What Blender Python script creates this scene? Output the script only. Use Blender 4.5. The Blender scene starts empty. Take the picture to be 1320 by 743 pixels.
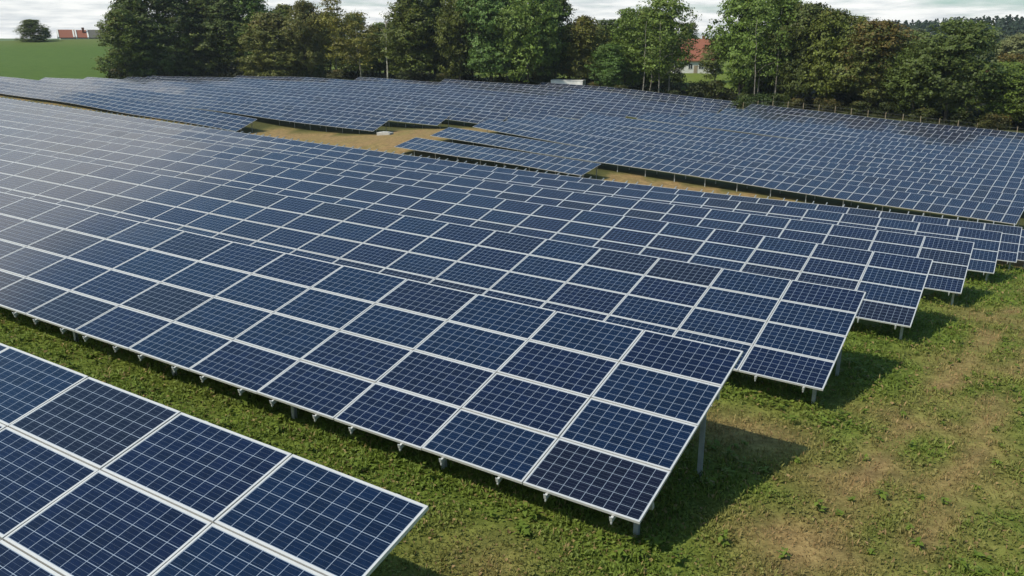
import bpy, math, random
import numpy as np
from mathutils import Vector, Matrix

rng = np.random.default_rng(7)
random.seed(7)
S = bpy.context.scene
C = S.collection
R = math.radians

# ------------------------------------------------------------------ scene objects
def tag(o, label=None, cat=None, group=None, kind=None):
    if label: o['label'] = label
    if cat: o['category'] = cat
    if group: o['group'] = group
    if kind: o['kind'] = kind
    return o

def thing(name, loc, label, cat, group=None):
    o = bpy.data.objects.new(name, None)
    o.empty_display_size = 0.3
    o.location = loc
    C.objects.link(o)
    return tag(o, label, cat, group)

def put(name, mesh, parent=None, loc=None, mat=None):
    o = bpy.data.objects.new(name, mesh)
    C.objects.link(o)
    if parent is not None: o.parent = parent
    if mat is not None: o.matrix_basis = mat
    elif loc is not None: o.location = loc
    return o

class MB:
    """collects boxes, tubes and sheets into one mesh"""
    def __init__(s): s.v = []; s.f = []; s.m = []
    def add(s, vs, fs, m=0):
        b = len(s.v); s.v += [tuple(v) for v in vs]
        s.f += [tuple(b + i for i in f) for f in fs]; s.m += [m] * len(fs)
    def box(s, lo, hi, m=0, M=None):
        x0, y0, z0 = lo; x1, y1, z1 = hi
        vs = [Vector(p) for p in ((x0,y0,z0),(x1,y0,z0),(x1,y1,z0),(x0,y1,z0),(x0,y0,z1),(x1,y0,z1),(x1,y1,z1),(x0,y1,z1))]
        if M is not None: vs = [M @ v for v in vs]
        s.add(vs, [(0,3,2,1),(4,5,6,7),(0,1,5,4),(1,2,6,5),(2,3,7,6),(3,0,4,7)], m)
    def tube(s, pts, rad, n=7, m=0, cap=True):
        pts = [Vector(p) for p in pts]
        rings = []
        for i, p in enumerate(pts):
            d = (pts[min(i+1, len(pts)-1)] - pts[max(i-1, 0)]).normalized()
            a = d.orthogonal().normalized() if abs(d.z) < .9 else Vector((1,0,0)).cross(d).normalized()
            b = d.cross(a)
            r = rad[i] if hasattr(rad, '__len__') else rad
            rings.append([p + r*(math.cos(2*math.pi*k/n)*a + math.sin(2*math.pi*k/n)*b) for k in range(n)])
        vs = [v for r in rings for v in r]
        fs = [(i*n+k, i*n+(k+1)%n, (i+1)*n+(k+1)%n, (i+1)*n+k) for i in range(len(pts)-1) for k in range(n)]
        if cap: fs += [tuple(range(n-1,-1,-1)), tuple(range((len(pts)-1)*n, len(pts)*n))]
        s.add(vs, fs, m)
    def build(s, name, mats, smooth=False):
        me = bpy.data.meshes.new(name)
        me.from_pydata(s.v, [], s.f)
        for mt in (mats if isinstance(mats, (list, tuple)) else [mats]): me.materials.append(mt)
        me.polygons.foreach_set('material_index', s.m)
        if smooth: me.polygons.foreach_set('use_smooth', [True]*len(s.f))
        me.update()
        return me

def np_mesh(name, V, F, mats, midx=None, attrs=None, uv=None, smooth=False):
    """V (n,3), F (m,k) with constant k"""
    me = bpy.data.meshes.new(name)
    n, (m, k) = len(V), F.shape
    me.vertices.add(n); me.vertices.foreach_set('co', np.asarray(V, np.float32).ravel())
    me.loops.add(m*k); me.loops.foreach_set('vertex_index', F.astype(np.int32).ravel())
    me.polygons.add(m)
    me.polygons.foreach_set('loop_start', np.arange(0, m*k, k, dtype=np.int32))
    if midx is not None: me.polygons.foreach_set('material_index', midx.astype(np.int32))
    me.polygons.foreach_set('use_smooth', np.full(m, smooth))
    for mt in (mats if isinstance(mats, (list, tuple)) else [mats]): me.materials.append(mt)
    if uv is not None:
        l = me.uv_layers.new(name='UVMap'); l.data.foreach_set('uv', np.asarray(uv, np.float32).ravel())
    me.update(calc_edges=True)
    for an, a in (attrs or {}).items():
        at = me.attributes.new(an, 'FLOAT', 'POINT'); at.data.foreach_set('value', np.asarray(a, np.float32))
    return me

# ------------------------------------------------------------------ noise used for the ground cover
_tab = np.random.default_rng(3).random((256, 256))
def vnoise(x, y):
    xi = np.floor(x).astype(int); yi = np.floor(y).astype(int)
    fx = x - xi; fy = y - yi
    fx = fx*fx*(3-2*fx); fy = fy*fy*(3-2*fy)
    g = lambda a, b: _tab[a & 255, b & 255]
    return (g(xi,yi)*(1-fx)+g(xi+1,yi)*fx)*(1-fy) + (g(xi,yi+1)*(1-fx)+g(xi+1,yi+1)*fx)*fy
def fbm(x, y, o=4):
    s = 0; a = .5; t = 0
    for i in range(o):
        s = s + a*vnoise(x*2**i + 17.3*i, y*2**i - 9.1*i); t += a; a *= .5
    return s/t
def sst(a, b, x):
    t = np.clip((x-a)/(b-a), 0, 1); return t*t*(3-2*t)

# ------------------------------------------------------------------ the arrays: where they stand
EX = np.array([0.85086, -0.52494, -0.02193])
EV = np.array([0.51510, 0.82523, 0.23168])
EN = np.array([-0.10352, -0.20843, 0.97254])
NL = np.array([0.52505, 0.85107])
NR = np.array([0.61704, 0.78694])
PX, PV = 1.67, 1.01
STEP = np.array([4.475, 5.814, -0.9245])
MAIN = {'Z': np.array([-2.807,3.061,10.106]), 'A': np.array([1.553,8.766,9.333]), 'B': np.array([5.998,14.652,8.468]),
        'C': np.array([10.49,20.484,7.664]), 'D': np.array([15.051,26.417,6.734]), 'E': np.array([19.59,32.285,5.749]),
        'F': np.array([23.928,37.837,4.71])}
MAIN['G'] = MAIN['F'] + STEP + np.array([0,0,-.62])
MAIN['H'] = MAIN['G'] + STEP + np.array([0,0,-.75])
WDZ = {'Z':0,'A':0,'B':0,'C':.1,'D':.5,'E':.75,'F':1,'G':1.0,'H':1.0}
def dz(row, j):
    return WDZ[row]*float(np.interp(j, [0,5,10,15,20,25,30,40,50,60,75], [0,-.05,-.17,-.20,-.17,-.07,0,.25,.55,.9,1.4]))

LROWS = [((-37.94,115.06,2.33),(-104.84,156.33,6.3)), ((-18.71,112.59,2.55),(-105.59,166.19,5.91)),
 ((-10.43,116.88,2.99),(-97.12,170.37,5.49)), ((-2.24,121.23,2.52),(-91.35,176.21,5.14)), ((5.25,126.01,2.07),(-85.48,181.99,4.7)),
 ((16.41,128.53,2.0),(-79.52,187.71,4.59)), ((25.45,132.35,1.98),(-41.24,173.49,5.42)), ((30.35,138.73,1.98),(-9.27,163.17,5.16)),
 ((35.2,145.13,1.91),(4.12,164.31,4.29)), ((39.82,151.68,1.87),(19.45,164.25,3.1))]
# one smooth slope through the surveyed row ends; the back rows reach the tree line
_ax = np.array([.85107, -.52505])
_pts = np.array([p for r in LROWS for p in r])
_ft = lambda a, p: np.stack([np.ones_like(a), a/50, p/50, (a/50)**2, a*p/2500], -1)
_lc = np.linalg.lstsq(_ft(_pts[:,:2] @ _ax, _pts[:,:2] @ NL), _pts[:,2], rcond=None)[0]
LEXT = [0, 0, 0, 0, 0, 6, 26, 30, 24, 18]
LCURVE = []
for k, (b, a) in enumerate(LROWS):
    b, a = np.array(b), np.array(a)
    a2 = a + (a-b)/np.linalg.norm(a-b)*LEXT[k]
    n = max(3, int(round(np.linalg.norm(b-a2)/PX)))
    Q = [b + (a2-b)*j/n for j in range(n+1)]
    res = b[2] - float(_ft(b[:2] @ _ax, b[:2] @ NL) @ _lc)
    for j, q in enumerate(Q):
        zl = q[2] + .25*math.sin(math.pi*j/n)*(k < 6)
        wl = (0, .10, .25, .40, .60, .80, 1, 1, 1, 1)[k]
        q[2] = zl*(1-wl) + wl*(float(_ft(q[:2] @ _ax, q[:2] @ NL) @ _lc) + res*math.exp(-j/14)) + .08*math.sin(j*.33+k*1.7)
    LCURVE.append(Q)
RL = [(-12.66,89.47,3.55),(-9.36,95.53,4.03),(-4.79,101.48,4.41),(-1.91,108.75,3.9),(3.17,114.3,3.6),(9.34,118.99,3.5),
      (17.99,121.74,3.45),(25.46,125.41,3.38),(31.75,130.01,3.45),(37.12,135.33,3.6)]
RBOW = [0, -.10, -.55, -.50, -.38, -.28, -.2, -.15, -.1, -.05]
RROWS = []
for k, a in enumerate(RL):
    if k == 0: b = (6.30,74.61,2.85)
    elif k == 1: b = (36.92,59.24,1.76)
    else:
        h = np.array([math.sin(R(33.6)), math.cos(R(33.6))]); d = (61.9+7.5*k)/(NR@h)
        b = (h[0]*d, h[1]*d, [0,1.76,1.50,1.38,1.30,1.26,1.24,1.24,1.26,1.30][k])
    RROWS.append((b, a))

# ------------------------------------------------------------------ terrain: smooth surface through surveyed points
ctl = []
def cp(x, y, z): ctl.append((x, y, z))
for r, o in MAIN.items():
    for j in (-8, -3, 0, 5, 10, 20, 30, 40, 50, 60):
        if j < 0 and r in 'GH': continue
        p = o - EX*PX*j
        cp(p[0], p[1], p[2] - .53 + dz(r, max(j, 0)))
for k in (1, 2, 3):
    for j in (-8, 0, 8, 20):
        p = MAIN['Z'] - STEP*k - EX*PX*j; cp(p[0], p[1], p[2]-.53-.12*k*k)
for Q in LCURVE:
    for t in (0, .33, .66, 1):
        p = Q[int(t*(len(Q)-1))]; cp(p[0]+.3, p[1]+.5, p[2]-.50)
for k, (b, a) in enumerate(RROWS):
    b, a = np.array(b), np.array(a)
    for t in ((0, 1) if k == 0 else (0, .3, .6, 1)):
        p = b + (a-b)*t; cp(p[0]+.3, p[1]+.4, p[2]-.78+RBOW[k]*math.sin(math.pi*t))
for p in [(13.3,185.5,3.6),(48.5,226.9,5.4),(39.3,143.3,2.7),(57.3,129.2,2.2),(73.2,116.7,1.0),(90,150,2),(107,186,2.6),(80,100,.3),(70,70,.5),(60,45,1.6),
          (-180.9,276,12.6),(-162.2,287.4,13.3),(-139,299.3,13.9),(-165,262,11.5),(-125,230,9),(-108,186,6.2),(-98,193,5.6),(-80,205,5.2),(-40,204,5),
          (-100,225,8.2),(-60,250,7),(0,240,5),(0,300,5),(-150,330,12.5),(-200,300,12.2),(-230,360,8),(-100,400,9),(100,300,5),(220,280,4),(300,500,2),(0,600,3),(-400,600,3),
          (-250,200,9),(-160,120,9),(-120,60,9.5),(-60,-40,11.5),(0,-60,11.5),(70,-40,8),(110,20,4),(160,80,1.5),
          (0,1500,0),(-1500,1500,0),(1500,1500,0),(1500,0,0),(-1500,0,2),(0,-1500,2),(0,4000,0),(3500,3500,0),(-3500,3500,0)]: cp(*p)
ctl = np.array(ctl)
_c2 = 36.0
_ph = lambda d2: np.sqrt(d2 + _c2)
_A = _ph(((ctl[:,None,:2]-ctl[None,:,:2])**2).sum(2)) - 0.35*np.eye(len(ctl))
_n = len(ctl)
_M = np.zeros((_n+1, _n+1)); _M[:_n,:_n] = _A; _M[_n,:_n] = 1; _M[:_n,_n] = 1
_w = np.linalg.solve(_M, np.append(ctl[:,2], 0))
def gz(x, y):
    x = np.atleast_1d(np.asarray(x, float)); y = np.atleast_1d(np.asarray(y, float))
    out = np.empty(x.shape); fx, fy, fo = x.ravel(), y.ravel(), out.ravel()
    for i in range(0, len(fx), 20000):
        d2 = (fx[i:i+20000,None]-ctl[:,0])**2 + (fy[i:i+20000,None]-ctl[:,1])**2
        fo[i:i+20000] = _ph(d2) @ _w[:_n] + _w[_n]
    return fo.reshape(x.shape)
def gz1(x, y): return float(gz(x, y)[0])

# ------------------------------------------------------------------ materials
def newmat(name):
    m = bpy.data.materials.new(name); m.use_nodes = True
    nt = m.node_tree; nt.nodes.clear()
    out = nt.nodes.new('ShaderNodeOutputMaterial')
    return m, nt, out
def N(nt, t, **kw):
    n = nt.nodes.new(t)
    for k, v in kw.items():
        if k.startswith('i_'): n.inputs[k[2:].replace('_', ' ')].default_value = v
        else: setattr(n, k, v)
    return n
def math_(nt, op, a, b=None, c=None, clamp=False):
    n = N(nt, 'ShaderNodeMath', operation=op, use_clamp=clamp)
    for i, v in enumerate((a, b, c)):
        if v is None: continue
        if isinstance(v, (int, float)): n.inputs[i].default_value = v
        else: nt.links.new(v, n.inputs[i])
    return n.outputs[0]
def mixc(nt, f, a, b, mode='MIX'):
    n = N(nt, 'ShaderNodeMix', data_type='RGBA', blend_type=mode)
    for i, v in ((0, f), (6, a), (7, b)):
        if isinstance(v, (int, float)): n.inputs[i].default_value = v
        elif isinstance(v, tuple): n.inputs[i].default_value = (*v, 1) if len(v) == 3 else v
        else: nt.links.new(v, n.inputs[i])
    return n.outputs[2]
def ramp(nt, f, stops):
    n = N(nt, 'ShaderNodeValToRGB')
    e = n.color_ramp.elements
    while len(e) < len(stops): e.new(.5)
    for el, (p, c) in zip(e, stops): el.position = p; el.color = (*c, 1)
    nt.links.new(f, n.inputs[0]); return n.outputs[0]
def noise(nt, vec, scale, detail=3, rough=.55):
    n = N(nt, 'ShaderNodeTexNoise'); n.inputs['Scale'].default_value = scale
    n.inputs['Detail'].default_value = detail; n.inputs['Roughness'].default_value = rough
    if vec is not None: nt.links.new(vec, n.inputs['Vector'])
    return n.outputs['Fac']

def mat_simple(name, col, rough=.6, metal=0, var=.15, scale=3, spec=.5, col2=None, bump=0):
    m, nt, out = newmat(name)
    tc = N(nt, 'ShaderNodeTexCoord').outputs['Object']
    f = noise(nt, tc, scale, 5, .65)
    c2 = col2 or tuple(c*(1-var*2) for c in col)
    b = N(nt, 'ShaderNodeBsdfPrincipled'); b.inputs['Roughness'].default_value = rough; b.inputs['Metallic'].default_value = metal
    b.inputs['Specular IOR Level'].default_value = spec
    nt.links.new(ramp(nt, f, [(.3, c2), (.7, col)]), b.inputs['Base Color'])
    if bump:
        bp = N(nt, 'ShaderNodeBump'); bp.inputs['Strength'].default_value = bump; bp.inputs['Distance'].default_value = .02
        nt.links.new(f, bp.inputs['Height']); nt.links.new(bp.outputs[0], b.inputs['Normal'])
    nt.links.new(b.outputs[0], out.inputs[0]); return m

def mat_cells():
    m, nt, out = newmat('solar_cells')
    uv = N(nt, 'ShaderNodeUVMap', uv_map='UVMap')
    sp = N(nt, 'ShaderNodeSeparateXYZ'); nt.links.new(uv.outputs[0], sp.inputs[0])
    u, v = sp.outputs[0], sp.outputs[1]
    oi = N(nt, 'ShaderNodeObjectInfo'); at = N(nt, 'ShaderNodeAttribute', attribute_name='pv')
    rnd = math_(nt, 'FRACT', math_(nt, 'ADD', oi.outputs['Random'], at.outputs['Fac']))
    # margins of the white back sheet around 10 x 6 cells
    U = math_(nt, 'MULTIPLY', math_(nt, 'SUBTRACT', u, .005), 10/.990)
    V = math_(nt, 'MULTIPLY', math_(nt, 'SUBTRACT', v, .008), 6/.984)
    fu, fv = math_(nt, 'FRACT', U), math_(nt, 'FRACT', V)
    eu = math_(nt, 'ABSOLUTE', math_(nt, 'SUBTRACT', fu, .5)); ev = math_(nt, 'ABSOLUTE', math_(nt, 'SUBTRACT', fv, .5))
    gap = math_(nt, 'MAXIMUM', math_(nt, 'GREATER_THAN', eu, .4815), math_(nt, 'GREATER_THAN', ev, .4815))
    corner = math_(nt, 'GREATER_THAN', math_(nt, 'ADD', eu, ev), .952)
    gap = math_(nt, 'MAXIMUM', gap, corner)
    mu = math_(nt, 'GREATER_THAN', math_(nt, 'ABSOLUTE', math_(nt, 'SUBTRACT', u, .5)), .4955)
    mv = math_(nt, 'GREATER_THAN', math_(nt, 'ABSOLUTE', math_(nt, 'SUBTRACT', v, .5)), .4925)
    gap = math_(nt, 'MAXIMUM', gap, math_(nt, 'MAXIMUM', mu, mv))
    bus = math_(nt, 'ABSOLUTE', math_(nt, 'SUBTRACT', math_(nt, 'FRACT', math_(nt, 'ADD', math_(nt, 'MULTIPLY', fv, 3), 0)), .5))
    bus = math_(nt, 'LESS_THAN', bus, .024)
    # one tone per cell, plus crystal grain
    cid = N(nt, 'ShaderNodeCombineXYZ'); nt.links.new(math_(nt, 'FLOOR', U), cid.inputs[0]); nt.links.new(math_(nt, 'FLOOR', V), cid.inputs[1])
    nt.links.new(math_(nt, 'MULTIPLY', rnd, 97.0), cid.inputs[2])
    wn = N(nt, 'ShaderNodeTexWhiteNoise', noise_dimensions='3D'); nt.links.new(cid.outputs[0], wn.inputs[0])
    vo = N(nt, 'ShaderNodeTexVoronoi'); vo.inputs['Scale'].default_value = 1.0
    mp = N(nt, 'ShaderNodeCombineXYZ'); nt.links.new(math_(nt, 'MULTIPLY', U, 7), mp.inputs[0]); nt.links.new(math_(nt, 'MULTIPLY', V, 7), mp.inputs[1]); nt.links.new(cid.inputs[2].links[0].from_socket, mp.inputs[2])
    nt.links.new(mp.outputs[0], vo.inputs['Vector'])
    sv = N(nt, 'ShaderNodeSeparateColor'); nt.links.new(vo.outputs['Color'], sv.inputs[0])
    tone = math_(nt, 'ADD', math_(nt, 'MULTIPLY', wn.outputs['Value'], .55), math_(nt, 'MULTIPLY', sv.outputs[0], .45))
    blue = mixc(nt, tone, (.0006,.0025,.0145), (.0014,.0060,.031))
    dark = mixc(nt, tone, (.0018,.0025,.0095), (.0042,.0052,.0180))
    teal = mixc(nt, tone, (.0007,.0046,.0180), (.0018,.0100,.037))
    pf = ramp(nt, rnd, [(.10, (0,0,0)), (.42, (1,1,1))])
    col = mixc(nt, pf, dark, blue)
    r2 = math_(nt, 'FRACT', math_(nt, 'MULTIPLY', rnd, 7.31))
    col = mixc(nt, math_(nt, 'GREATER_THAN', r2, .62), col, teal)
    col = mixc(nt, math_(nt, 'MULTIPLY', bus, .22), col, (.22,.27,.34))
    col = mixc(nt, math_(nt, 'MULTIPLY', gap, .86), col, (.27,.32,.39))
    # thin dust film, heavier toward the lower frame
    tcn = N(nt, 'ShaderNodeTexCoord').outputs['Object']
    dust = math_(nt, 'MULTIPLY', noise(nt, tcn, 2.3, 5, .7), .014)
    col = mixc(nt, dust, col, (.30,.28,.24))
    b = N(nt, 'ShaderNodeBsdfPrincipled')
    nt.links.new(col, b.inputs['Base Color'])
    b.inputs['Roughness'].default_value = .13
    nt.links.new(math_(nt, 'ADD', math_(nt, 'MULTIPLY', noise(nt, tcn, 5, 3), .10), .07), b.inputs['Roughness'])
    b.inputs['IOR'].default_value = 1.48
    nt.links.new(b.outputs[0], out.inputs[0]); return m

def mat_leaf():
    m, nt, out = newmat('foliage')
    oi = N(nt, 'ShaderNodeObjectInfo')
    t = N(nt, 'ShaderNodeAttribute', attribute_name='tone').outputs['Fac']
    a = N(nt, 'ShaderNodeAttribute', attribute_name='turn').outputs['Fac']
    k = math_(nt, 'ADD', math_(nt, 'MULTIPLY', t, 1.0), .5)
    cc = N(nt, 'ShaderNodeCombineXYZ')
    for i in range(3): nt.links.new(k, cc.inputs[i])
    col = mixc(nt, 1.0, oi.outputs['Color'], cc.outputs[0], 'MULTIPLY')
    aut = mixc(nt, t, (.080,.046,.012), (.15,.100,.022))
    fa = math_(nt, 'MULTIPLY', math_(nt, 'SUBTRACT', a, math_(nt, 'SUBTRACT', 1.0, oi.outputs['Alpha'])), 4.0, clamp=True)
    col = mixc(nt, math_(nt, 'MULTIPLY', fa, .85), col, aut)
    d = N(nt, 'ShaderNodeBsdfPrincipled'); d.inputs['Roughness'].default_value = .55; d.inputs['Specular IOR Level'].default_value = .25
    tr = N(nt, 'ShaderNodeBsdfTranslucent')
    nt.links.new(col, d.inputs['Base Color']); nt.links.new(col, tr.inputs[0])
    ms = N(nt, 'ShaderNodeMixShader'); ms.inputs[0].default_value = .25
    nt.links.new(d.outputs[0], ms.inputs[1]); nt.links.new(tr.outputs[0], ms.inputs[2])
    nt.links.new(ms.outputs[0], out.inputs[0]); return m

def grass_color(nt, dry, fine, big):
    g = mixc(nt, fine, (.034,.078,.007), (.138,.218,.030))
    g = mixc(nt, math_(nt, 'MULTIPLY', big, .65), g, (.195,.210,.036))
    s = mixc(nt, fine, (.170,.108,.046), (.370,.250,.115))
    return mixc(nt, dry, g, s)
def mat_ground():
    m, nt, out = newmat('meadow_ground')
    tc = N(nt, 'ShaderNodeTexCoord').outputs['Object']
    dry = N(nt, 'ShaderNodeAttribute', attribute_name='dry').outputs['Fac']
    crop = N(nt, 'ShaderNodeAttribute', attribute_name='crop').outputs['Fac']
    wood_shade = N(nt, 'ShaderNodeAttribute', attribute_name='wood_shade').outputs['Fac']
    fine = noise(nt, tc, 9, 6, .75); big = noise(nt, tc, .9, 4, .6)
    fine2 = ramp(nt, fine, [(.32, (0,0,0)), (.68, (1,1,1))])
    fr = N(nt, 'ShaderNodeSeparateColor'); nt.links.new(fine2, fr.inputs[0])
    col = grass_color(nt, dry, fr.outputs[0], big)
    col = mixc(nt, .12, col, mixc(nt, fr.outputs[0], (.055,.048,.020), (.15,.12,.06)))
    mid = ramp(nt, noise(nt, tc, 1.7, 6, .8), [(.36, (.55,.55,.55)), (.66, (1.25,1.22,1.18))])
    col = mixc(nt, 1.0, col, mid, 'MULTIPLY')
    cn = ramp(nt, noise(nt, tc, .5, 6, .8), [(.3, (0,0,0)), (.7, (1,1,1))])
    cr = mixc(nt, cn, (.034,.082,.012), (.080,.135,.026))
    wv = N(nt, 'ShaderNodeTexWave', bands_direction='DIAGONAL'); wv.inputs['Scale'].default_value = .55; wv.inputs['Distortion'].default_value = 3.0; wv.inputs['Detail'].default_value = 3
    nt.links.new(tc, wv.inputs['Vector'])
    cr = mixc(nt, math_(nt, 'MULTIPLY', wv.outputs['Fac'], .45), cr, (.100,.132,.030))
    cr = mixc(nt, math_(nt, 'MULTIPLY', noise(nt, tc, .06, 4, .6), .5), cr, (.050,.085,.016))
    top = N(nt, 'ShaderNodeSeparateXYZ'); nt.links.new(tc, top.inputs[0])
    cr = mixc(nt, math_(nt, 'MULTIPLY', math_(nt, 'SUBTRACT', top.outputs[2], 11.2), .28, clamp=True), cr, (.115,.130,.040))
    col = mixc(nt, crop, col, cr)
    col = mixc(nt, wood_shade, col, mixc(nt, fine, (.020,.018,.009), (.050,.048,.020)))  # dark woodland floor; the same tone paints the shade under the far arrays
    b = N(nt, 'ShaderNodeBsdfPrincipled'); b.inputs['Roughness'].default_value = .95; b.inputs['Specular IOR Level'].default_value = .1
    nt.links.new(col, b.inputs['Base Color'])
    bp = N(nt, 'ShaderNodeBump'); bp.inputs['Strength'].default_value = .5; bp.inputs['Distance'].default_value = .035
    nt.links.new(fine, bp.inputs['Height']); nt.links.new(bp.outputs[0], b.inputs['Normal'])
    nt.links.new(b.outputs[0], out.inputs[0]); return m
def mat_grass():
    m, nt, out = newmat('grass_blades')
    dry = N(nt, 'ShaderNodeAttribute', attribute_name='dry').outputs['Fac']
    t = N(nt, 'ShaderNodeAttribute', attribute_name='tone').outputs['Fac']
    tc = N(nt, 'ShaderNodeTexCoord').outputs['Object']
    col = grass_color(nt, dry, t, noise(nt, tc, .9, 4, .6))
    d = N(nt, 'ShaderNodeBsdfPrincipled'); d.inputs['Roughness'].default_value = .6; d.inputs['Specular IOR Level'].default_value = .2
    tr = N(nt, 'ShaderNodeBsdfTranslucent')
    nt.links.new(col, d.inputs['Base Color']); nt.links.new(col, tr.inputs[0])
    ms = N(nt, 'ShaderNodeMixShader'); ms.inputs[0].default_value = .3
    nt.links.new(d.outputs[0], ms.inputs[1]); nt.links.new(tr.outputs[0], ms.inputs[2])
    nt.links.new(ms.outputs[0], out.inputs[0]); return m
def mat_bark():
    m, nt, out = newmat('bark')
    oi = N(nt, 'ShaderNodeObjectInfo'); tc = N(nt, 'ShaderNodeTexCoord').outputs['Object']
    f = noise(nt, tc, 2.5, 5, .7)
    col = mixc(nt, ramp(nt, f, [(.35,(.25,.25,.25)),(.65,(1,1,1))]), (0,0,0), oi.outputs['Color'])
    b = N(nt, 'ShaderNodeBsdfPrincipled'); b.inputs['Roughness'].default_value = .9
    nt.links.new(col, b.inputs['Base Color']); nt.links.new(b.outputs[0], out.inputs[0]); return m
def mat_tiles(name, c1, c2):
    m, nt, out = newmat(name)
    tc = N(nt, 'ShaderNodeTexCoord').outputs['Object']
    w = N(nt, 'ShaderNodeTexWave', bands_direction='Z'); w.inputs['Scale'].default_value = 5; w.inputs['Distortion'].default_value = 1.5
    nt.links.new(tc, w.inputs['Vector'])
    f = math_(nt, 'MULTIPLY', math_(nt, 'ADD', w.outputs['Fac'], noise(nt, tc, 2.5, 5, .7)), .5)
    b = N(nt, 'ShaderNodeBsdfPrincipled'); b.inputs['Roughness'].default_value = .75
    nt.links.new(mixc(nt, f, c1, c2), b.inputs['Base Color']); nt.links.new(b.outputs[0], out.inputs[0]); return m

M_CELL = mat_cells()
M_FRAME = mat_simple('anodised_frame', (.56,.555,.54), .42, .25, .06, 6)
M_BACK = mat_simple('white_backsheet', (.62,.62,.60), .6, 0, .06, 4)
M_STEEL = mat_simple('galvanised_steel', (.52,.54,.52), .5, .45, .2, 7, col2=(.36,.38,.37))
M_RAIL = mat_simple('aluminium_rail', (.50,.51,.50), .45, .3, .1, 5)
M_LEAF, M_GROUND, M_GRASS, M_BARK = mat_leaf(), mat_ground(), mat_grass(), mat_bark()
M_RED = mat_tiles('red_roof_tiles', (.14,.042,.022), (.27,.092,.046))
M_GREYROOF = mat_tiles('grey_roof', (.05,.045,.035), (.12,.11,.085))
M_WALL = mat_simple('white_plaster', (.62,.60,.55), .85, 0, .1, 1.5)
M_GLASS = mat_simple('window_glass', (.03,.04,.05), .15, 0, .2, 2)
M_WHITE = mat_simple('white_sheet_metal', (.80,.78,.73), .55, 0, .12, 2)
M_CONC = mat_simple('concrete', (.48,.46,.42), .9, 0, .2, 4, bump=.3)
M_WOOD = mat_simple('fence_wood', (.34,.27,.17), .85, 0, .3, 8)
M_WIRE = mat_simple('fence_wire', (.30,.31,.30), .5, .6, .1, 4)

# ------------------------------------------------------------------ camera projection (only used to count what the frame shows)
FPX = 1065.6
CAM = np.array([0, 0, 15.0])
TH = R(17)
def pix(p):
    d = np.asarray(p, float) - CAM
    z = d[1]*math.cos(TH) - d[2]*math.sin(TH); yy = -d[1]*math.sin(TH) - d[2]*math.cos(TH)
    if z <= .1: return (-9e3, -9e3)
    return 660 + FPX*d[0]/z, 371.5 + FPX*yy/z

# ------------------------------------------------------------------ panel, frame, rafter, post meshes
def laminate(w, h, portrait, framed, pitch_gap=.01):
    """glass laminate with the cell pattern; framed adds the frame as part of the same mesh"""
    fw, ft = .022, .036
    mb = MB()
    uvs = []
    def face(vs, m, uv=None):
        mb.add(vs, [tuple(range(len(vs)))], m)
        uvs.extend(uv or [(0,0)]*len(vs))
    fy = .022; q = [(fw-.004, fy), (w-fw+.004, fy), (w-fw+.004, h-fy), (fw-.004, h-fy)]
    cu = [(0,0),(1,0),(1,1),(0,1)] if not portrait else [(0,1),(0,0),(1,0),(1,1)]
    face([(x,y,0) for x,y in q], 0, cu)
    face([(x,y,-.006) for x,y in reversed(q)], 1)
    if framed: 
        ring(face, w, h, fw, ft)
    me = mb.build('solar_panel_mesh', [M_CELL, M_BACK, M_FRAME])
    l = me.uv_layers.new(name='UVMap')
    l.data.foreach_set('uv', np.array(uvs, np.float32).ravel())
    return me
FY = .026                                                   # the rails along the row are broader than those up the slope
def ring(face, w, h, fw, ft, m=2):
    o = [(0,0),(w,0),(w,h),(0,h)]; i = [(fw,FY),(w-fw,FY),(w-fw,h-FY),(fw,h-FY)]
    for a in range(4):
        b = (a+1) % 4
        face([(*o[a],.003),(*o[b],.003),(*i[b],.003),(*i[a],.003)], m)
        face([(*o[a],-ft),(*o[b],-ft),(*o[b],.003),(*o[a],.003)], m)
        face([(*i[b],-ft),(*i[a],-ft),(*i[a],.003),(*i[b],.003)], m)
        face([(*i[a],-ft),(*i[b],-ft),(*o[b],-ft),(*o[a],-ft)], m)
def frame_mesh(w, h):
    mb = MB()
    ring(lambda vs, m: mb.add(vs, [(0,1,2,3)], 0), w, h, .022, .036)
    return mb.build('panel_frame_mesh', M_FRAME)
LW, LH = PX-.016, PV-.016
ME_GLASS = laminate(LW, LH, False, False)
ME_FRAME = frame_mesh(LW, LH)
ME_PANEL = laminate(LW, LH, False, True)
ME_PORT = laminate(1.01-.016, 1.67-.016, True, True)
def rafter_mesh(L, over, top):
    mb = MB()
    mb.box((-.016, -over, -.105), (.016, L+top, -.040))
    mb.box((-.018, -over-.010, -.080), (.018, -over, -.012))      # end clip that hooks over the lowest frame
    mb.box((-.028, L+top, -.110), (.028, L+top+.010, -.030))
    mb.box((-.010, -over-.010, -.130), (.010, -over+.025, -.105)) # foot of the clip, hanging under the edge
    return mb.build('rafter_mesh', M_RAIL)
ME_RAFTER = rafter_mesh(4.04, .045, .01)
ME_RAFTER_LONG = rafter_mesh(4.04, .045, .44)
def post_mesh():
    mb = MB()                                                # rolled C section one metre long, hanging down from the origin
    mb.box((-.034, -.030, -1), (-.028, .030, 0)); mb.box((-.028, .024, -1), (.034, .030, 0)); mb.box((-.028, -.030, -1), (.034, -.024, 0))
    mb.box((-.045, -.042, -.09), (-.0345, .042, .0))
    return mb.build('post_mesh', M_STEEL)
ME_POST = post_mesh()

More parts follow.
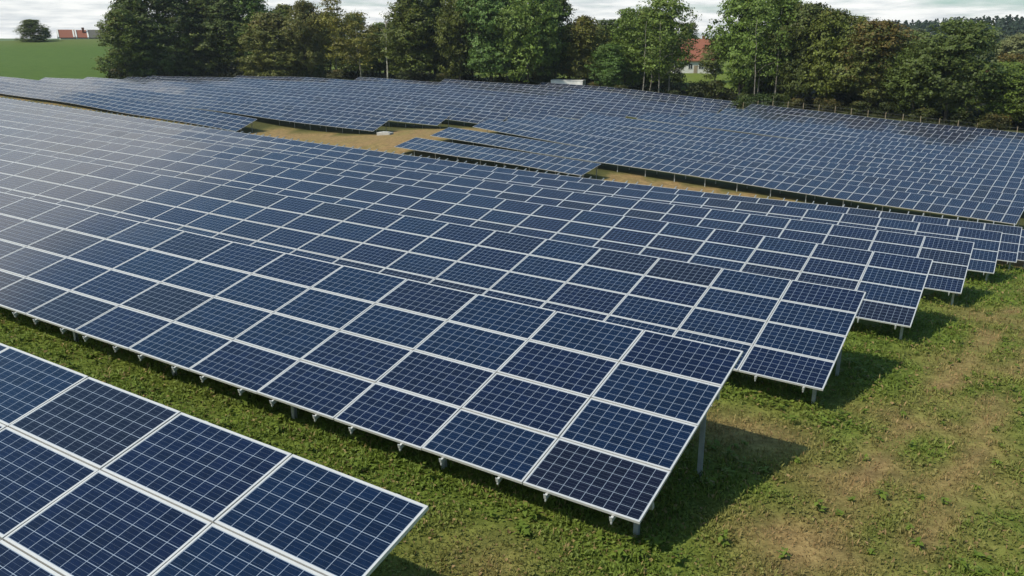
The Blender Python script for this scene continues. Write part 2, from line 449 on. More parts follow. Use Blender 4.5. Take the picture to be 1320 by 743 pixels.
def replicate(me, mats4, name):
    """many panels in one mesh, each with its own tone"""
    nv = len(me.vertices); co = np.empty(nv*3, np.float32); me.vertices.foreach_get('co', co); co = co.reshape(-1, 3)
    nf = len(me.polygons)
    F = np.array([p.vertices[:] for p in me.polygons]); mi = np.array([p.material_index for p in me.polygons])
    uv = np.empty(nf*4*2, np.float32); me.uv_layers[0].data.foreach_get('uv', uv)
    Vs, Fs = [], []
    for k, M in enumerate(mats4):
        A = np.array(M)[:3]
        Vs.append(co @ A[:,:3].T + A[:,3]); Fs.append(F + k*nv)
    n = len(mats4)
    return np_mesh(name, np.concatenate(Vs), np.concatenate(Fs), [M_CELL, M_BACK, M_FRAME], np.tile(mi, n),
                   {'pv': np.repeat(rng.random(n), nv)}, np.tile(uv, n))

def solar_row(label, group, Q, ev_tilt, nv, ph, pw, panel_me, frame_me=None, rafters=False, posts=(.5, 3.0), post_every=1.85, post_cols=None, jit=.35):
    """Q: points along the lower edge, right end first; ev_tilt(e) gives the upslope axis for a row direction e"""
    Q = [np.asarray(q, float) for q in Q]
    root_p = Q[0].copy(); root_p[2] = gz1(root_p[0], root_p[1])
    root = thing('solar_array', root_p, label, 'solar array', group)
    rp = Vector(root_p)
    n = len(Q) - 1
    cells, axes = [], []
    for j in range(n):
        e = Q[j]-Q[j+1]; e /= np.linalg.norm(e)
        v = ev_tilt(e); nn = np.cross(e, v); nn /= np.linalg.norm(nn); v = np.cross(nn, e)
        axes.append((e, v, nn))
        tj = R(random.gauss(0, jit*.7))
        for i in range(nv):
            o = Q[j+1] + e*.008 + v*(i*ph+.008)
            M = Matrix(((e[0],v[0],nn[0],o[0]),(e[1],v[1],nn[1],o[1]),(e[2],v[2],nn[2],o[2]),(0,0,0,1)))
            c = Matrix.Translation((pw/2, ph/2, 0))
            M = M @ c @ Matrix.Rotation(tj + R(random.gauss(0, jit*.5)), 4, 'X') @ Matrix.Rotation(R(random.gauss(0, jit*.5)), 4, 'Y') @ c.inverted()
            ctr = o + e*pw/2 + v*ph/2
            x, y = pix(ctr); vis = -30 < x < 1350 and -20 < y < 800
            cells.append((0 if vis else 1, float(np.linalg.norm(ctr-CAM)), M))
    cells.sort(key=lambda c: c[:2])
    T = Matrix.Translation(-rp)
    for _, _, M in cells[:100]:
        p = put('solar_panel', panel_me, root, mat=T @ M)
        if frame_me: put('panel_frame', frame_me, p)
    if len(cells) > 100:
        me = replicate(panel_me if not frame_me else ME_PANEL, [T @ c[2] for c in cells[100:]], 'panel_rest')
        tag(put('solar_panel', me, root), kind='stuff')
    # purlins follow the row
    for v0 in posts:
        mb = MB()
        for j in range(n):
            e, v, nn = axes[j]
            a = Q[j] + v*v0 - nn*.125; b = Q[j+1] + v*v0 - nn*.125
            if j == 0: a = a + e*-.04
            vs = []
            for p in (a, b):
                for (dv, dn) in ((-.03, 0), (.03, 0), (.03, -.10), (-.03, -.10)): vs.append(p + v*dv + nn*dn - root_p)
            mb.add(vs, [(0,1,5,4),(1,2,6,5),(2,3,7,6),(3,0,4,7)] + ([(3,2,1,0)] if j == 0 else []) + ([(4,5,6,7)] if j == n-1 else []))
        put('purlin', mb.build('purlin_mesh', M_STEEL), root)
    if rafters:
        rr = []
        for j in range(n):
            e, v, nn = axes[j]
            for s in (.22, .78):
                o = Q[j+1] + e*pw*s
                M = T @ Matrix(((e[0],v[0],nn[0],o[0]),(e[1],v[1],nn[1],o[1]),(e[2],v[2],nn[2],o[2]),(0,0,0,1)))
                x, y = pix(o + v*4.1); x2, y2 = pix(o)
                rr.append((0 if (-20 < x < 1340 or -20 < x2 < 1340) else 1, float(np.linalg.norm(o-CAM)), M))
        rr.sort(key=lambda c: c[:2])
        rr = [r for r in rr if r[0] == 0]; me = ME_RAFTER_LONG if rafters == 2 else ME_RAFTER
        for _, _, M in rr[:100]: put('rafter', me, root, mat=M)
        if len(rr) > 100:
            rest = MB()
            for _, _, M in rr[100:]: rest.add([M @ v.co for v in me.vertices], [tuple(p.vertices) for p in me.polygons])
            tag(put('rafter', rest.build('rafter_rest_mesh', M_RAIL), root), kind='stuff')
    # posts
    jp = .15
    while jp < n - .1:
        j = int(jp)
        if post_cols is None or jp < post_cols[0] or jp > n - post_cols[1]:
            e, v, nn = axes[j]
            for v0 in posts:
                t = Q[j] + (Q[j+1]-Q[j])*(jp-j) + v*v0 - nn*.20
                L = t[2] - gz1(t[0], t[1]) + .25
                ang = math.atan2(e[1], e[0])
                put('post', ME_POST, root, mat=T @ Matrix.Translation(Vector(t)) @ Matrix.Rotation(ang, 4, 'Z') @ Matrix.Diagonal((1, 1, max(L, .4), 1)))
        jp += post_every
    return root

main_tilt = lambda e: EV - e*(EV@e)
def flat_tilt(deg):
    t = R(deg)
    def f(e):
        h = np.cross((0,0,1), e); h /= np.linalg.norm(h); nn = np.cross(e, h)
        return h*math.cos(t) + nn*math.sin(t)
    return f
NCOL = {'Z':7,'A':14,'B':26,'C':34,'D':43,'E':54,'F':68,'G':68,'H':60}
LAB = {'Z':'nearest solar array, cut off by the lower left corner of the photo',
 'A':'second solar array from the front, its whole low edge standing over bright grass',
 'B':'solar array directly behind the one whose low edge crosses the grass, third from the front',
 'C':'fourth solar array from the front on the near slope',
 'D':'fifth solar array from the front on the near slope',
 'E':'sixth solar array from the front, just before the last one of the near slope',
 'F':'long last solar array of the near slope, with rail tips along its upper edge',
 'G':'mostly hidden solar array over the crest, only its right end showing at the right edge',
 'H':'solar array below the crest at the right edge, almost wholly hidden'}
for r, o in MAIN.items():
    Q = [o - EX*PX*j + np.array([0,0,dz(r, j)]) for j in range(NCOL[r]+1)]
    near = r in 'ZABC'
    solar_row(LAB[r], 'solar arrays on the near slope', Q, main_tilt, 4, PV, PX, ME_GLASS if near else ME_PANEL,
              ME_FRAME if near else None, rafters=2 if r == 'F' else r in 'ZABCDE', jit=.3 if near else .4,
              post_cols=None if r in 'ZAB' else (14, 0))
ordn = ['first','second','third','fourth','fifth','sixth','seventh','eighth','ninth','tenth']
for k, (b, a) in enumerate(LROWS):
    Q = LCURVE[k]
    lab = {0:'first array of the far left block, its right end beside the dry grass gap',
           1:'second array of the far left block, ending by the white concrete slab',
           9:'last and shortest array of the far left block, against the trees'}.get(k, ordn[k]+' array of the far left block counting from the dry grass gap')
    solar_row(lab, 'solar arrays of the far left block', Q, flat_tilt(20), 4, PV, PX, ME_PANEL, posts=(1.0, 3.1), post_cols=(12, 0) if k < 3 else (5, 0), jit=.5)
for k, (b, a) in enumerate(RROWS):
    b, a = np.array(b), np.array(a)
    n = int(round(np.linalg.norm(b-a)/1.01))
    Q = [b + (a-b)*j/n + np.array([0,0,(RBOW[k]+.06*math.sin(j*.21+k*2.1))*math.sin(math.pi*j/n)]) for j in range(n+1)]
    lab = {0:'short front array of the far right block, ending beside the brown grass strip',
           1:'long array behind the brown grass strip, second in the far right block',
           9:'rearmost array of the far right block, just in front of the post fence'}.get(k, ordn[k]+' array of the far right block counting from its short front one')
    solar_row(lab, 'solar arrays of the far right block', Q, flat_tilt(11.8), 2, 1.67, 1.01, ME_PORT, post_every=3.05,
              post_cols=None if k < 2 else (0, 8), posts=(.45, 2.75), jit=.4)

# ------------------------------------------------------------------ ground sheet
def axis(c, near, far, n):
    t = np.linspace(-1, 1, n)
    k = 6.2
    s = np.sinh(k*t)/np.sinh(k)
    return c + np.where(s < 0, s*far, s*far)
def masks(x, y):
    perp = NL[0]*x + NL[1]*y
    q = (x-1.55)*.792 - (y-8.77)*.610                  # sideways from the right ends of the near arrays
    d = np.hypot(x, y)
    nz = fbm(x*.9+5, y*.9+2, 4); n2 = fbm(x*.35, y*.35, 3)
    along = (x-1.55)*.610 + (y-8.77)*.792
    wob = .5*(fbm(along*.25, q*0+3.3, 2)-.5)
    sn = fbm(along*.55+4, q*1.6+9, 4)
    rut = np.maximum(np.exp(-((q-1.35-wob)/.42)**2), .85*np.exp(-((q-2.45-wob)/.40)**2))*(along > -4)
    track = sst(.4, 2.0, q)*(1-sst(5.5, 9, q))*(perp < 50)
    dry = np.maximum(sst(.50, .70, nz*.62+n2*.38)*(.06+.30*track), rut*sst(.34, .60, sn)*.95)
    for (bx, by, br, s) in [(7.6,14.7,.9,.9),(5.1,11.1,.8,.8),(6.6,11.8,.7,.9),(3.8,9.4,1.0,.95),(4.9,11.5,.8,.7),(4.3,13.4,1.3,.75),(-.5,8.3,1.0,.55),(8.3,14.3,.7,.7),(15.4,25,1.6,.7),(11.3,19,1.2,.7),(9.2,15.8,.8,.6),(7.8,11.6,.7,.6)]:
        dry = np.maximum(dry, s*np.exp(-((x-bx)**2+(y-by)**2)/br**2)*(.4+1.1*nz))
    left = -EX[0]*x + -EX[1]*y
    val = sst(49, 56, perp)*(1-sst(104, 150, perp))
    straw = fbm(x*2.1+3, y*.8+7, 4)
    dry = np.maximum(dry, val*(.95+.7*(nz-.5)+.6*(straw-.5)))
    # shade under and between the far arrays, painted as darker, less dry ground
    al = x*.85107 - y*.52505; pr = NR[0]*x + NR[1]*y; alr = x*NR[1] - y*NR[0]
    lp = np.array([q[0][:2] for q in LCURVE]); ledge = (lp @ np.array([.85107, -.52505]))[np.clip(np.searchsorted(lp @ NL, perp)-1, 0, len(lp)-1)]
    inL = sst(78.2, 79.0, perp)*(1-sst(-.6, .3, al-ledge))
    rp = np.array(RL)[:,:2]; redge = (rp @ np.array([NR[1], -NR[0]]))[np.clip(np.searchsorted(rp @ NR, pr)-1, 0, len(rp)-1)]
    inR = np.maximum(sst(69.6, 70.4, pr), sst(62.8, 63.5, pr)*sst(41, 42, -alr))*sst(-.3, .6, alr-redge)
    rank = np.maximum(inL, inR)*(1-sst(182, 194, d))  # where the painted shade of the far arrays lies
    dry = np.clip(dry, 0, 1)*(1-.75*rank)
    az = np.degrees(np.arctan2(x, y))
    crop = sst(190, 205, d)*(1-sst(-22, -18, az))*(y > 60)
    wood_shade = np.maximum(sst(140, 150, pr)*sst(-25.5, -24, az)*(d < 236)*(d > 128)*(1-inL), .75*rank)  # dark floor below the trees, plus the painted array shade
    return dry, crop, wood_shade
def ground():
    n = 330
    xs = axis(4, 0, 4200, n); ys = axis(16, 0, 4200, n)
    X, Y = np.meshgrid(xs, ys)
    Z = gz(X.ravel(), Y.ravel())
    x, y = X.ravel(), Y.ravel()
    Z = Z + .05*(fbm(x*1.3, y*1.3)-.5)*np.exp(-np.hypot(x, y)/60)
    i = np.arange(n*n).reshape(n, n)
    F = np.stack([i[:-1,:-1], i[:-1,1:], i[1:,1:], i[1:,:-1]], -1).reshape(-1, 4)
    dry, crop, wood_shade = masks(x, y)
    me = np_mesh('ground_mesh', np.stack([x, y, Z], 1), F, M_GROUND, None, {'dry': dry, 'crop': crop, 'wood_shade': wood_shade}, smooth=True)
    tag(put('ground', me), 'grassy ground, green near the arrays, dry and brown in the valley', 'ground', kind='structure')
ground()

# ------------------------------------------------------------------ grass: blades and small broad leaves on the near ground
def grass():
    V, F, dryA, toneA = [], [], [], []
    N0 = 520000
    r = 5.2*np.exp(rng.random(N0)*math.log(62/5.2)); a = R(-44) + rng.random(N0)*R(88)
    x, y = r*np.sin(a), r*np.cos(a)
    perp = NL[0]*x + NL[1]*y
    z = gz(x, y) + .05*(fbm(x*1.3, y*1.3)-.5)*np.exp(-np.hypot(x, y)/60)
    p = np.stack([x, y, z], 1)
    dd = p - CAM
    zc = dd[:,1]*math.cos(TH) - dd[:,2]*math.sin(TH); yc = -dd[:,1]*math.sin(TH) - dd[:,2]*math.cos(TH)
    u, v = 660+FPX*dd[:,0]/zc, 371.5+FPX*yc/zc
    keep = (zc > 1) & (u > -160) & (u < 1500) & (v < 860) & (perp < 52)
    # deep under the arrays nothing grows tall: thin it there
    for rr, o in MAIN.items():
        if rr in 'GH': continue
        vv = (p[:,:2]-o[:2]) @ np.array([.525,.851]); al = (p[:,:2]-o[:2]) @ np.array([.8509,-.5249])
        keep &= ~((vv > 1.5) & (vv < 2.9) & (al < -1.0))
    dry, _, _ = masks(x, y)
    clump = fbm(x*2.6+11, y*2.6+3, 3)
    keep &= rng.random(N0) < np.clip(.45+1.5*(clump-.32), .2, 1)*(1-.60*dry)
    p, dry, clump, r = p[keep], dry[keep], clump[keep], r[keep]
    n = len(p)
    lod = np.clip((r/11)**.55, .9, 2.2)
    kind = rng.random(n) < .45*(1-np.clip(dry*1.6, 0, 1))                           # broad leaves, else blades
    h = np.where(kind, .035+.05*rng.random(n), .04+.085*rng.random(n)**1.8)*lod*(.55+.9*clump)*(1-.45*dry)
    w = np.where(kind, .018+.018*rng.random(n), .006+.006*rng.random(n))*lod
    az = rng.random(n)*2*math.pi
    lean = np.where(kind, .8+.5*rng.random(n), .25+.6*rng.random(n))
    di = np.stack([np.cos(az), np.sin(az), np.zeros(n)], 1); sd = np.stack([-np.sin(az), np.cos(az), np.zeros(n)], 1)
    up = np.array([0,0,1.0])
    base = p + up*np.where(kind, .25*h, 0)[:,None]
    mid = base + di*(h*np.sin(lean)*.45)[:,None] + up*(h*np.cos(lean)*.75)[:,None]
    tip = base + di*(h*np.sin(lean)*1.1)[:,None] + up*(h*np.cos(lean)*(np.where(kind, .8, 1.15)))[:,None]
    V = np.stack([base, mid+sd*w[:,None], tip, mid-sd*w[:,None]], 1).reshape(-1, 3)
    # taller weeds: along the low edges, in the lee of the arrays and scattered in the lane
    W, Wt = [], []
    def weed(x0, y0, hgt):
        k = int(10 + 14*rng.random()); z0 = gz1(x0, y0); t = .35+.4*rng.random()
        for _ in range(k):
            b = rng.random()*6.283; hh = hgt*(.3+.7*rng.random()); rr = hgt*.5*rng.random()
            c = np.array([x0+rr*math.cos(b), y0+rr*math.sin(b), z0+hh]); L = .035+.05*rng.random()
            d1 = np.array([math.cos(b), math.sin(b), .4-.9*rng.random()])*L; d2 = np.array([-math.sin(b), math.cos(b), .2])*L*.42
            W.append([c-d1*.5, c+d2, c+d1, c-d2]); Wt.append(t+rng.normal(0, .12))
        W.append([[x0-.006,y0,z0-.02],[x0+.006,y0,z0-.02],[x0+.004,y0,z0+hgt],[x0-.004,y0,z0+hgt]]); Wt.append(.3)
    for rr_, o in MAIN.items():
        if rr_ in 'GH': continue
        for _ in range(90 if rr_ in 'AZB' else 40):
            al = -rng.random()*(16 if rr_ in 'ZA' else 5) + .6; vv = rng.choice([-.5+.9*rng.random(), 3.2+1.0*rng.random()])
            q = o[:2] + np.array([.8509,-.5249])*al + np.array([.525,.851])*vv; weed(q[0], q[1], .10+.16*rng.random()**2)
    for _ in range(260):
        q = np.array([1.55,8.77]) + np.array([.610,.792])*(-4+34*rng.random()) + np.array([.792,-.610])*(-.8+8*rng.random()); weed(q[0], q[1], .07+.13*rng.random()**2)
    W = np.array(W, float); nw = len(W)
    F = np.arange(4*n).reshape(n, 4)
    tone = np.clip(.55+.9*(clump-.5)+rng.normal(0, .34, n), 0, 1)
    dl = np.clip(dry*1.1 + (rng.random(n) < .10)*.75, 0, 1)
    V = np.concatenate([V, W.reshape(-1, 3)]); F = np.arange(4*(n+nw)).reshape(n+nw, 4)
    tone = np.concatenate([tone, np.clip(Wt, 0, 1)]); dl = np.concatenate([dl, np.where(rng.random(nw) < .06, .7, 0)])
    me = np_mesh('grass_mesh', V, F, M_GRASS, None, {'dry': np.repeat(dl, 4), 'tone': np.repeat(tone, 4)})
    tag(put('grass', me), 'short green grass and clover around the near arrays', 'grass', kind='stuff')
grass()

# ------------------------------------------------------------------ trees
def crown_mesh(name, H, W, base, prof, lobes, sprigs, leaves, size, seed, spread=.36):
    g = np.random.default_rng(seed)
    P, T, A, Nn = [], [], [], []
    for _ in range(lobes):
        t = base + (1-base)*g.random()**.85
        rr = prof((t-base)/(1-base))*W/2
        an = g.random()*2*math.pi; rad = rr*math.sqrt(g.random())*.78
        c = np.array([rad*math.cos(an), rad*math.sin(an), t*H*.95])
        lr = (.13+.11*g.random())*W*(.75+.5*prof((t-base)/(1-base)))
        lt = g.normal(0, .10); lturn = g.random()
        for _ in range(sprigs):
            d = g.normal(size=3); d /= np.linalg.norm(d); d[2] = d[2]*.8+.15
            sc = c + d*lr*(.72+.38*g.random())
            if sc[2] > H*1.0: sc[2] = H*(.96+.04*g.random())
            st = lt + g.normal(0, .13)
            k = int(leaves*1.35)
            P.append(sc + g.normal(size=(k, 3))*np.array([spread, spread, spread*.55]))
            T.append(np.full(k, .5+st) + g.normal(0, .12, k)); A.append(np.full(k, .55*(sc[2]/H)+.45*lturn) + g.normal(0, .10, k))
            nn = d*1.25 + g.normal(size=(k, 3))*.50 + np.array([0,0,.35]); Nn.append(nn/np.linalg.norm(nn, axis=1, keepdims=True))
    P = np.concatenate(P); T = np.clip(np.concatenate(T), 0, 1); A = np.clip(np.concatenate(A), 0, 1); Nn = np.concatenate(Nn)
    ok = P[:,2] > max(.4, base*H*.55); P, T, A, Nn = P[ok], T[ok], A[ok], Nn[ok]
    n = len(P)
    rv = g.normal(size=(n, 3)); u = np.cross(Nn, rv); u /= np.linalg.norm(u, axis=1, keepdims=True); v = np.cross(Nn, u)
    s = size*.82*(.6+.8*g.random(n))[:,None]
    V = np.stack([P-u*s*.5, P+v*s*.33+Nn*s*.08, P+u*s*.5, P-v*s*.33-Nn*s*.06], 1).reshape(-1, 3)
    return np_mesh(name, V, np.arange(4*n).reshape(n, 4), M_LEAF, None, {'tone': np.repeat(T, 4), 'turn': np.repeat(A, 4)})
def trunk_mesh(name, H, W, base, seed, stems=1, r0=.24):
    g = random.Random(seed); mb = MB()
    for s in range(stems):
        a = 2*math.pi*s/stems + g.random(); off = .0 if stems == 1 else W*.20*(.5+g.random())
        p = Vector((off*math.cos(a), off*math.sin(a), -.4)); pts = [p.copy()]; rad = [r0*(1.25 if stems == 1 else .8)]
        hh = H*(.80 if stems == 1 else .72+.15*g.random())
        lean = Vector((g.uniform(-.05,.05)+.05*math.cos(a)*(stems > 1), g.uniform(-.05,.05)+.05*math.sin(a)*(stems > 1), 1))
        for i in range(1, 8):
            t = i/7
            q = p + lean*hh*t + Vector((g.uniform(-.18,.18), g.uniform(-.18,.18), 0)); pts.append(q)
            rad.append(r0*(1-.82*t)*(1 if stems == 1 else .7))
        mb.tube(pts, rad, 7)
        for i in range(7 if stems == 1 else 3):
            t = base*.9 + (.9-base)*g.random(); k = min(6, int(t*7)); st = pts[k].lerp(pts[k+1], t*7-k)
            b = 2*math.pi*g.random(); L = W*.42*(1.05-t)
            e = st + Vector((L*math.cos(b), L*math.sin(b), L*.55))
            mb.tube([st, st.lerp(e, .5)+Vector((0,0,.15*L)), e], [rad[k]*.5, rad[k]*.3, .02], 5)
    return mb.build(name, M_BARK, True)
P_round = lambda t: math.sqrt(max(0, 1-(2*min(max(t,0),1)-.95)**2*.98))
P_oval = lambda t: max(0.12, math.sin(math.pi*min(1, .12+.88*t)**.85))
P_bushy = lambda t: max(.30, (1-t**4.2))*(.86+.14*math.sin(3*t))
P_airy = lambda t: max(.15, math.sin(math.pi*(.15+.83*t)))
TPL = {   # reference height, width, crown base, profile, lobes, sprigs, leaves, leaf size, stems
 'broad': [(17, 12, .17, P_round, 45, 26, 13, .50, 1, s) for s in (1, 2, 3, 15)],
 'round': [(14, 10, .15, P_round, 37, 24, 13, .46, 1, s) for s in (4, 5)],
 'oval':  [(20, 10, .16, P_oval, 48, 24, 13, .48, 1, s) for s in (6, 7, 8)],
 'bushy': [(18, 12, .02, P_bushy, 62, 24, 13, .50, 1, s) for s in (9, 10)],
 'airy':  [(19, 9, .20, P_airy, 30, 18, 8, .42, 1, s) for s in (11, 12)],
 'stems': [(18, 12, .26, P_round, 34, 24, 9, .48, 4, s) for s in (13, 14)],
}
MESH = {}
for k, vs in TPL.items():
    MESH[k] = []
    for (H, W, b, pr, lo, sp, le, sz, st, sd) in vs:
        MESH[k].append((H, W, crown_mesh('crown_'+k, H, W, b, pr, lo, sp, le, sz, sd), trunk_mesh('trunk_'+k, H, W, max(b, .12), sd+50, st, .17 if k in ('airy', 'stems') else .26)))
COL = {'dark':(.032,.042,.010,.10),'olive':(.044,.054,.011,.16),'mid':(.047,.068,.013,.08),'bright':(.040,.063,.014,.08),'rust':(.054,.055,.014,.26),
       'yellow':(.085,.080,.016,.25),'gold':(.068,.068,.018,.30),'autumn':(.046,.056,.017,.44),'pale':(.062,.070,.040,.05)}
TREES = [
 (-88.6, 197.0, 20.3, 11.2, 'bushy', 'olive', 'dark olive tree at the left end of the tree line, beside the green field'),
 (-88.0, 203.8, 24.0, 14.1, 'bushy', 'dark', 'tall dark bushy tree, second from the green field'),
 (-81.6, 206.5, 25.1, 14.3, 'bushy', 'dark', 'dark tree with leaves to the ground, third from the green field'),
 (-76.3, 210.6, 24.6, 13.4, 'bushy', 'olive', 'olive bushy tree, fourth from the green field'),
 (-69.1, 211.0, 25.7, 12.6, 'oval', 'dark', 'tall dark tree behind the brownish bushy one'),
 (-63.3, 210.7, 26.0, 11.3, 'oval', 'mid', 'tall fresh green tree above the brownish bushy one'),
 (-55.6, 198.4, 19.7, 12.6, 'bushy', 'rust', 'low brownish bushy tree at the edge of the array field'),
 (-48.1, 200.3, 22.4, 9.6, 'round', 'rust', 'brown-tinged tree beside the yellow-green birch'),
 (-41.1, 199.8, 24.4, 9.6, 'airy', 'yellow', 'tall yellow-green birch of the tree line'),
 (-34.8, 197.0, 20.7, 9.5, 'airy', 'gold', 'yellowish airy tree just left of the bare white trunk'),
 (-22.8, 192.7, 24.4, 11.5, 'oval', 'olive', 'tall olive tree just right of the bare white trunk'),
 (-18.1, 199.2, 25.7, 11.5, 'oval', 'dark', 'dark narrow tree between two olive trees'),
 (-11.7, 189.6, 23.9, 10.2, 'round', 'olive', 'olive tree left of the bright green tree'),
 (-4.4, 183.9, 24.9, 13.1, 'broad', 'bright', 'tall bright green tree in the middle of the tree line'),
 (3.6, 180.0, 24.4, 11.4, 'broad', 'mid', 'broad green tree right of the tall bright green one'),
 (9.5, 185.8, 24.1, 10.0, 'oval', 'dark', 'dark tall tree behind the white container'),
 (15.4, 183.4, 18.7, 9.5, 'round', 'rust', 'rounded brownish tree behind the thin pole'),
 (19.5, 172.9, 13.2, 7.6, 'round', 'bright', 'small bright green maple right of the thin pole'),
 (23.7, 178.4, 20.1, 7.9, 'oval', 'mid', 'green tree behind the small bright maple'),
 (29.0, 169.6, 22.1, 12.8, 'stems', 'mid', 'green tree on several thin pale stems, left of the red roofed house'),
 (44.7, 166.4, 22.6, 12.6, 'broad', 'mid', 'large green tree just right of the red roofed house'),
 (47.4, 157.0, 22.9, 12.7, 'stems', 'mid', 'tall green tree on pale stems, second right of the red roofed house'),
 (52.2, 153.4, 20.2, 10.6, 'broad', 'dark', 'dark dense tree behind the start of the post fence'),
 (54.8, 148.2, 19.0, 9.4, 'round', 'olive', 'olive dense tree left of the orange topped tree'),
 (60.1, 141.8, 17.1, 11.2, 'broad', 'autumn', 'tree with an orange autumn top behind the post fence'),
 (64.2, 135.6, 12.8, 8.6, 'round', 'dark', 'lower dark tree between the orange topped and the big dark tree'),
 (67.0, 129.7, 17.1, 12.0, 'broad', 'dark', 'big broad dark tree behind the post fence'),
 (74.0, 125.8, 9.9, 7.3, 'round', 'mid', 'low green tree at the right edge of the photo'),
 (85.6, 146.9, 11.9, 6.2, 'round', 'autumn', 'small orange tinted tree behind the big dark tree'),
 (104.3, 227.2, 16.5, 14.0, 'round', 'pale', 'pale grey-green tree showing above the lower dark tree'),
 (123.5, 223.1, 16.1, 9.9, 'round', 'pale', 'pale willow-like tree right behind the big dark tree'),
 (127.6, 215.0, 15.3, 11.6, 'round', 'pale', 'pale tree below the wooded hill at the right edge'),
 (50.4, 244.9, 18.3, 6.1, 'round', 'olive', 'small olive tree behind the red roofed house'),
 (-155.9, 281.7, 19.8, 8.6, 'bushy', 'dark', 'lone round dark tree on the hill crest beside the farmhouse'),
 (-156.6, 290.5, 17.4, 3.9, 'round', 'dark', 'small dark tree between the lone round tree and the farmhouse'),
 (-78.1, 222.7, 23.7, 12.9, 'oval', 'dark', 'dark tree in the second rank behind the fourth olive tree'),
 (-58.8, 224.4, 22.6, 10.8, 'oval', 'olive', 'olive tree in the second rank behind the brown-tinged tree'),
 (-9.4, 205.8, 25.7, 11.1, 'oval', 'mid', 'green tree in the second rank left of the bright green tree'),
 (0.0, 204.0, 25.3, 11.8, 'oval', 'dark', 'dark tree in the second rank behind the bright green tree'),
 (57.7, 181.0, 22.3, 12.2, 'oval', 'dark', 'dark tree in the second rank behind the pale stemmed tree'),
 (68.1, 173.1, 18.5, 10.0, 'round', 'olive', 'olive tree in the second rank left of the orange top'),
 (80.6, 161.0, 12.5, 9.3, 'round', 'olive', 'olive tree in the second rank left of the big dark tree'),
 (21.5, 196.8, 18.3, 11.4, 'oval', 'dark', 'dark tree in the second rank behind the bright maple'),
 (30.0, 193.7, 20.9, 10.4, 'oval', 'dark', 'dark tree in the second rank behind the pale stemmed tree by the house'),
 (-32.4, 209.5, 17.5, 10.1, 'oval', 'dark', 'dark low tree in the second rank behind the bare white trunk'),
 (77.5, 120.2, 10.5, 9.3, 'broad', 'dark', 'dark tree cut off by the right edge of the photo'),
 (48.4, 203.5, 14.2, 6.6, 'round', 'autumn', 'small reddish tree in front of the red roofed house'),
]
used = {}
def tree(x, y, ztop, width, kind, col, label, group='trees of the tree line', trunk=(.10,.085,.065)):
    i = used.get(kind, 0); used[kind] = i+1
    H, W, cm, tm = MESH[kind][i % len(MESH[kind])]
    z = gz1(x, y) - .1
    h = max(3.0, ztop - z)
    t = thing('tree', (x, y, z), label, 'tree', group)
    t.rotation_euler.z = random.random()*6.28
    sx = width*1.12/W; t.scale = (sx, sx, h/H)
    c = put('crown', cm, t); k = put('trunk', tm, t)
    base = COL[col]; f = random.uniform(2.0, 2.7)
    c.color = (base[0]*f*random.uniform(.94,1.06), base[1]*f, base[2]*f*random.uniform(.7,.95), base[3])
    if kind in ('stems', 'airy'): trunk = (.32,.29,.23)
    k.color = (*trunk, 1)
    return t
for a in TREES: tree(*a)

# bare pale trunk of a dead birch
def bare_tree():
    x, y = -28.25, 193.95; z = gz1(x, y)
    t = thing('bare_tree', (x, y, z), 'bare white birch trunk standing in the tree line', 'tree', 'trees of the tree line')
    mb = MB(); H = 19.8 - z; g = random.Random(3)
    pts = [Vector((g.uniform(-.12,.12), g.uniform(-.12,.12), H*i/8 - (.3 if i == 0 else 0))) for i in range(9)]
    mb.tube(pts, [.20-.018*i for i in range(9)], 8)
    k = put('trunk', mb.build('bare_trunk_mesh', M_BARK, True), t); k.color = (.62,.58,.50,1)
    mb = MB()
    for i in range(26):
        h = .52+.47*g.random(); b = g.random()*6.28; L = (1.15-h)*4.2*(.5+g.random()*.6)
        s = Vector((0,0,H*h)); e = s + Vector((L*math.cos(b), L*math.sin(b), L*.9)); mid = s.lerp(e, .5)
        mb.tube([s, mid, e], [.05,.035,.012], 5)
        for _ in range(3):
            f = mid.lerp(e, g.random()); mb.tube([f, f+Vector((g.uniform(-.5,.5), g.uniform(-.5,.5), .6))], [.02,.008], 4)
    k = put('branches', mb.build('bare_branch_mesh', M_BARK, True), t); k.color = (.42,.37,.30,1)
bare_tree()

